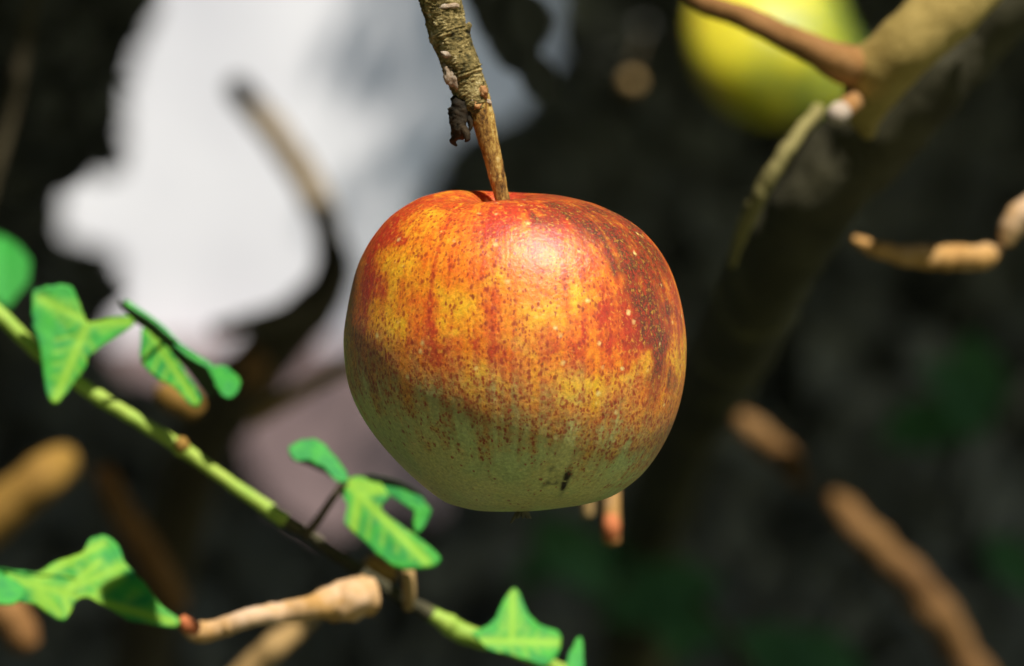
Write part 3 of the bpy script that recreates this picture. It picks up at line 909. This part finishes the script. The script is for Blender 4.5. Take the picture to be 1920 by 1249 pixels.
# triangular leaf at the lower right and a small one behind
leaf([patch([(885, 1185), (920, 1168), (945, 1128), (958, 1108), (972, 1112), (985, 1140), (1005, 1168), (1048, 1186), (1052, 1210), (1040, 1236), (1020, 1246), (985, 1235), (950, 1225), (915, 1215)],
            (965, 1185), 1.350, slope=(0.1, 0.45), fold=((962, 1110), (1000, 1240), 0.25, -0.2), veins=[((905, 1200), (1045, 1205)), ((960, 1200), (962, 1115))], vw=9, seed=13)], vine)
leaf([patch([(1062, 1240), (1078, 1205), (1090, 1196), (1094, 1225), (1090, 1262), (1070, 1270)], (1080, 1235), 1.350, slope=(0, 0.6), seed=14)], vine)

# ------------------------------------------------------------------ branches and sticks round about
def stick(name, label, cat, pix, rad, mat, **kw):
    e = empty(name, P(*pix[0]), label, cat)
    tube('wood', pix, rad, mat, e, **kw)
    return e


e = stick('dark_branch', 'dark branch rising to a bare pointed end in front of the white wall', 'branch',
          [(250, 1300, 2.58), (330, 960, 2.53), (400, 790, 2.48), (480, 690, 2.46), (560, 610, 2.44), (615, 540, 2.44), (628, 470, 2.46)],
          [60, 62, 60, 58, 52, 44, 32], M['dark_branch'], n=110, seg=16, rough=0.1, seed=9)
tube('shoot', [(626, 500, 2.45), (614, 430, 2.48), (588, 365, 2.51), (548, 298, 2.55), (500, 232, 2.58), (445, 165, 2.62)], [30, 28, 28, 27, 27, 25], M['grey_bark'], e, n=70, seg=16, rough=.08, seed=19)  # sunlit end of the same branch, its bark colour lightened
tube('side_branch', [(600, 560, 2.44), (540, 588, 2.42), (470, 606, 2.40), (405, 618, 2.38)], [28, 24, 20, 14], M['dark_branch'], e, n=30, seg=12, rough=.1)
tube('knot', [(455, 660, 2.36), (475, 690, 2.36), (470, 720, 2.38)], [22, 30, 20], M['branch'], e, n=14, seg=12, rough=.1)
stick('pale_branch', 'pale olive branch crossing the pinkish wall left of the apple', 'branch', [(470, 790, 2.0), (530, 752, 2.0), (600, 712, 2.0), (680, 670, 2.02), (800, 610, 2.05)], [16, 18, 18, 17, 16], M['tan'], n=40, seg=12)
e = stick('bare_twig', 'peach coloured bare twig with a reddish tip and thick golden knob at lower left', 'twig',
          [(336, 1164, 1.335), (372, 1186, 1.335), (420, 1176, 1.335), (470, 1158, 1.335), (530, 1150, 1.340), (590, 1138, 1.340), (640, 1122, 1.345), (690, 1118, 1.350)],
          [11, 20, 19, 18, 20, 24, 32, 40], M['peach'], n=110, seg=18, rough=0.08, seed=12, fine=.05, rings=[(.3, .15, .02), (.52, .18, .02)])
tube('tip', [(338, 1162, 1.328), (352, 1172, 1.328), (372, 1180, 1.328)], [12, 15, 12], M['red_tip'], e, n=12, seg=12)
lump('knob', 650, 1128, 1.345, 48, 40, 38, M['peach'], e, 25, 4, .2)
stick('golden_stick', 'thick golden stick end at the left edge below the vine', 'stick', [(-160, 1080, 1.9), (-60, 1010, 1.9), (20, 945, 1.9), (80, 895, 1.9), (118, 868, 1.92)], [44, 44, 44, 42, 36], M['golden'], n=40, seg=16)
stick('brown_stick', 'dim brown stick leaning behind the big lower left ivy leaf', 'stick', [(190, 880, 1.95), (215, 930, 1.95), (245, 985, 1.95), (285, 1045, 1.96), (330, 1130, 2.0)], [20, 22, 26, 28, 26], M['branch'], n=40, seg=12)
stick('brown_leaf_stalk', 'short brown stalk hanging under the leaf at the lower left corner', 'stick', [(-10, 1120, 1.7), (15, 1150, 1.7), (40, 1190, 1.7), (55, 1215, 1.7)], [30, 36, 34, 24], M['branch'], n=20, seg=12)
stick('tan_stick', 'tan stick at the bottom edge beneath the golden knob', 'stick', [(430, 1290, 1.6), (480, 1245, 1.6), (520, 1208, 1.6), (555, 1180, 1.62), (600, 1130, 1.66)], [26, 25, 24, 20, 16], M['tan'], n=30, seg=12)
stick('orange_stub', 'small orange tan stub behind the folded ivy leaf', 'stick', [(300, 730, 1.6), (325, 745, 1.6), (350, 756, 1.6), (368, 775, 1.6)], [22, 28, 28, 20], M['golden'], n=20, seg=12)
stick('ochre_stub', 'small ochre stub half hidden under the leaf with a gap', 'stick', [(690, 1050, 1.45), (715, 1068, 1.45), (740, 1075, 1.45)], [16, 20, 16], M['golden'], n=16, seg=12)
e = stick('red_tipped_twig', 'upright tan twig with a red tip just under the apple', 'twig', [(1150, 800, 1.42), (1146, 880, 1.42), (1145, 950, 1.42), (1146, 985, 1.42), (1147, 1018, 1.42)], [15, 16, 17, 18, 16], M['peach'], n=40, seg=12, rough=.05)
tube('tip', [(1145, 968, 1.415), (1146, 990, 1.414), (1147, 1010, 1.415)], [14, 17, 13], M['red_tip'], e, n=12, seg=12)
stick('small_stub', 'tiny tan stub peeping out under the apple', 'stick', [(1098, 900, 1.45), (1101, 940, 1.45), (1103, 968, 1.45)], [12, 14, 10], M['tan'], n=16, seg=10)
stick('tan_twig', 'tan knobbly twig lying level at the right edge', 'twig', [(1600, 448, 1.46), (1640, 466, 1.46), (1690, 478, 1.46), (1735, 482, 1.46), (1790, 484, 1.46), (1845, 482, 1.46), (1870, 470, 1.47)], [8, 15, 20, 24, 23, 24, 9], M['peach'], n=90, seg=16, rough=.10, seed=14, fine=.05, rings=[(.62, .15, .03)])
stick('orange_twig', 'orange twig end cut off by the right edge', 'twig', [(1885, 458, 1.46), (1895, 430, 1.46), (1912, 405, 1.46), (1960, 370, 1.46)], [14, 24, 26, 26], M['peach'], n=24, seg=14)
stick('brown_stub', 'short blurred brown stick to the right of the lower half of the apple', 'stick',
      [(1372, 782, 2.12), (1405, 800, 2.1), (1440, 832, 2.1), (1474, 862, 2.11), (1488, 885, 1.9), (1495, 900, 2.6)], [15, 24, 26, 23, 16, 12], M['dim_branch'], n=50, seg=16, rough=.16, seed=17)
stick('lower_stick', 'long brown stick slanting down into the lower right corner', 'stick',
      [(1560, 930, 2.14), (1584, 957, 2.11), (1620, 1000, 2.1), (1665, 1045, 2.1), (1720, 1100, 2.1), (1770, 1165, 2.1), (1800, 1225, 2.1), (1845, 1290, 2.1), (1900, 1400, 2.12)],
      [14, 26, 30, 32, 36, 37, 29, 33, 34], M['dim_branch'], n=80, seg=16, rough=.13, seed=15)

# unseen leaves added above the vine and stick to cast shade there
lmc = mesh('leaf', LEAF_T, LEAF_F)
lmc.materials.append(M['crown'])
for (px, py, D, s, up) in [(585, 1008, 1.31, .008, .24), (625, 1036, 1.31, .009, .25), (665, 1066, 1.31, .009, .26), (705, 1094, 1.31, .009, .25), (745, 1116, 1.31, .009, .26), (780, 1140, 1.31, .008, .25), (460, 935, 1.31, .006, .25),
                           (1510, 905, 1.66, .02, .30), (1535, 940, 1.72, .02, .32)]:
    ob = bpy.data.objects.new('leaf', lmc)  # unseen leaf added to cast shade
    COL.objects.link(ob)
    ob.parent = tree
    t_ = Vector((0.8, 0, -0.52))
    t_ = (t_ - SUN * t_.dot(SUN)).normalized()
    mt = (Matrix((t_.cross(SUN), t_, SUN)).transposed() * (s * 1.6)).to_4x4()
    mt.translation = P(px, py, D) + SUN * up - tree.location
    ob.matrix_local = mt

# ------------------------------------------------------------------ leaf things: shrubs at the left and lower right
lm = mesh('leaf', LEAF_T, LEAF_F)
lm.materials.append(M['shade_leaf'])
lm2 = lm.copy()
lm2.materials.clear()
lm2.materials.append(M['dim_leaf'])
lm3 = lm.copy()
lm3.materials.clear()
lm3.materials.append(M['ivy'])


def put_leaf(parent, me, c, size, fr):
    s, t, n_ = [Vector(v) for v in fr]
    ob = bpy.data.objects.new('leaf', me)
    COL.objects.link(ob)
    ob.parent = parent
    mt = Matrix((s, t, n_)).transposed() * size
    mt = mt.to_4x4()
    mt.translation = Vector(c) - Vector(parent.location)
    ob.matrix_local = mt
    return ob


DARK = [(-300, -300), (350, -300), (300, 20), (262, 110), (246, 200), (252, 260), (240, 328), (140, 340), (120, 380), (122, 448), (200, 468), (243, 505), (248, 560), (200, 605), (60, 560), (-300, 620)]
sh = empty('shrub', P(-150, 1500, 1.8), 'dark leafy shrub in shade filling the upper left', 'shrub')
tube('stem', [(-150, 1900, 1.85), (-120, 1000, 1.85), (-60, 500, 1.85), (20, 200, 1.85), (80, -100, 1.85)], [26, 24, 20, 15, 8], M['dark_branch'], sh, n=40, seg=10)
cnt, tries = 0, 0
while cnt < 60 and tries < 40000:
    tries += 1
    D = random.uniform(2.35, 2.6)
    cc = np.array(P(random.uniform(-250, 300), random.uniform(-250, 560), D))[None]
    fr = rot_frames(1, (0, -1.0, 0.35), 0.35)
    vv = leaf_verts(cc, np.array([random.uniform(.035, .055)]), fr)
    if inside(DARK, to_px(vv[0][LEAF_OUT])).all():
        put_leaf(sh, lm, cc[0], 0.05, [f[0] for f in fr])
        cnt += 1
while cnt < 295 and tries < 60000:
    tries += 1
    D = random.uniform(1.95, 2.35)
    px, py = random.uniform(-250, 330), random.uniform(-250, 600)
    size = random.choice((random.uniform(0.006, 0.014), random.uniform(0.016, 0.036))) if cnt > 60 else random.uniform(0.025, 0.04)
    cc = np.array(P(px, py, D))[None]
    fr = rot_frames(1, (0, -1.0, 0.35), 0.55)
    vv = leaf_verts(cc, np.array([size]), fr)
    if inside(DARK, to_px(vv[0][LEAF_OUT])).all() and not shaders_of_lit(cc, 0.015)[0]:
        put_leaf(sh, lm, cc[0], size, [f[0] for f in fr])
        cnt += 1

gl = empty('shrub', P(-40, 700, 1.6), 'single bright green rounded leaf blurred at the left edge', 'shrub')
fr = rot_frames(1, (0.1, -0.8, 0.6), 0.0)
put_leaf(gl, lm3, P(8, 505, 1.6), 170 * K * 1.6, [Vector((0.98, 0, 0.17)), Vector((-0.15, 0.5, 0.85)).normalized(), Vector((0.1, -0.85, 0.5)).normalized()])
put_leaf(gl, lm3, P(-5, 500, 1.61), 190 * K * 1.6, [Vector((0.9, 0, 0.4)), Vector((-0.4, 0.4, 0.82)).normalized(), Vector((0.1, -0.85, 0.5)).normalized()])
tube('stem', [(-5, 580, 1.6), (-30, 640, 1.6), (-80, 800, 1.62), (-100, 1300, 1.65)], [6, 7, 8, 10], M['ivy_stem'], gl, n=16, seg=8)

lr = empty('shrub', P(1500, 1600, 2.2), 'dim green leafy shrub, very blurred at the lower right', 'shrub')
tube('stem', [(1500, 2000, 2.3), (1450, 1500, 2.3), (1400, 1250, 2.3), (1300, 1120, 2.3)], [20, 16, 10, 5], M['dark_branch'], lr, n=24, seg=8)
for (px, py, s, D) in [(1075, 1045, 150, 2.0), (1150, 1050, 120, 2.1), (1240, 1120, 170, 2.1), (1280, 1160, 140, 2.1), (1470, 1235, 150, 2.0), (1540, 1245, 150, 2.0), (1790, 740, 170, 2.1), (1830, 720, 140, 2.15),
                       (1745, 800, 150, 2.1), (1900, 1060, 110, 2.0), (1020, 1060, 110, 2.2), (1200, 990, 100, 2.3), (1360, 1200, 110, 2.2)]:
    fr = rot_frames(1, (0, -1.0, 0.5), 0.35)
    D += 0.6
    put_leaf(lr, lm2, P(px, py, D), 1.45 * s * K * D, [f[0] for f in fr])

# leaves of the tree that hang dark between the twig and the hedge
hb = empty('leafy_shoot', P(960, -120, 1.7), 'dark hanging shoot of leaves just right of the twig at the top', 'shoot')
tube('stem', [(900, -400, 1.75), (940, -150, 1.72), (960, -20, 1.7), (950, 60, 1.7)], [9, 8, 6, 4], M['dark_branch'], hb, n=20, seg=8)
for (px, py, s, ang_) in [(930, 40, 150, -60), (965, 90, 170, -48), (990, 40, 150, -75), (905, -10, 130, -80), (1010, 150, 130, -60), (945, 0, 150, -90)]:
    a = math.radians(ang_)
    t = Vector((math.cos(a), 0.15, math.sin(a))).normalized()
    n_ = Vector((0.2, -1, 0.3))
    n_ = (n_ - t * n_.dot(t)).normalized()
    put_leaf(hb, lm, P(px, py, 1.7), s * K * 1.7, [t.cross(n_), t, n_])
print('leaves', cnt, tries)
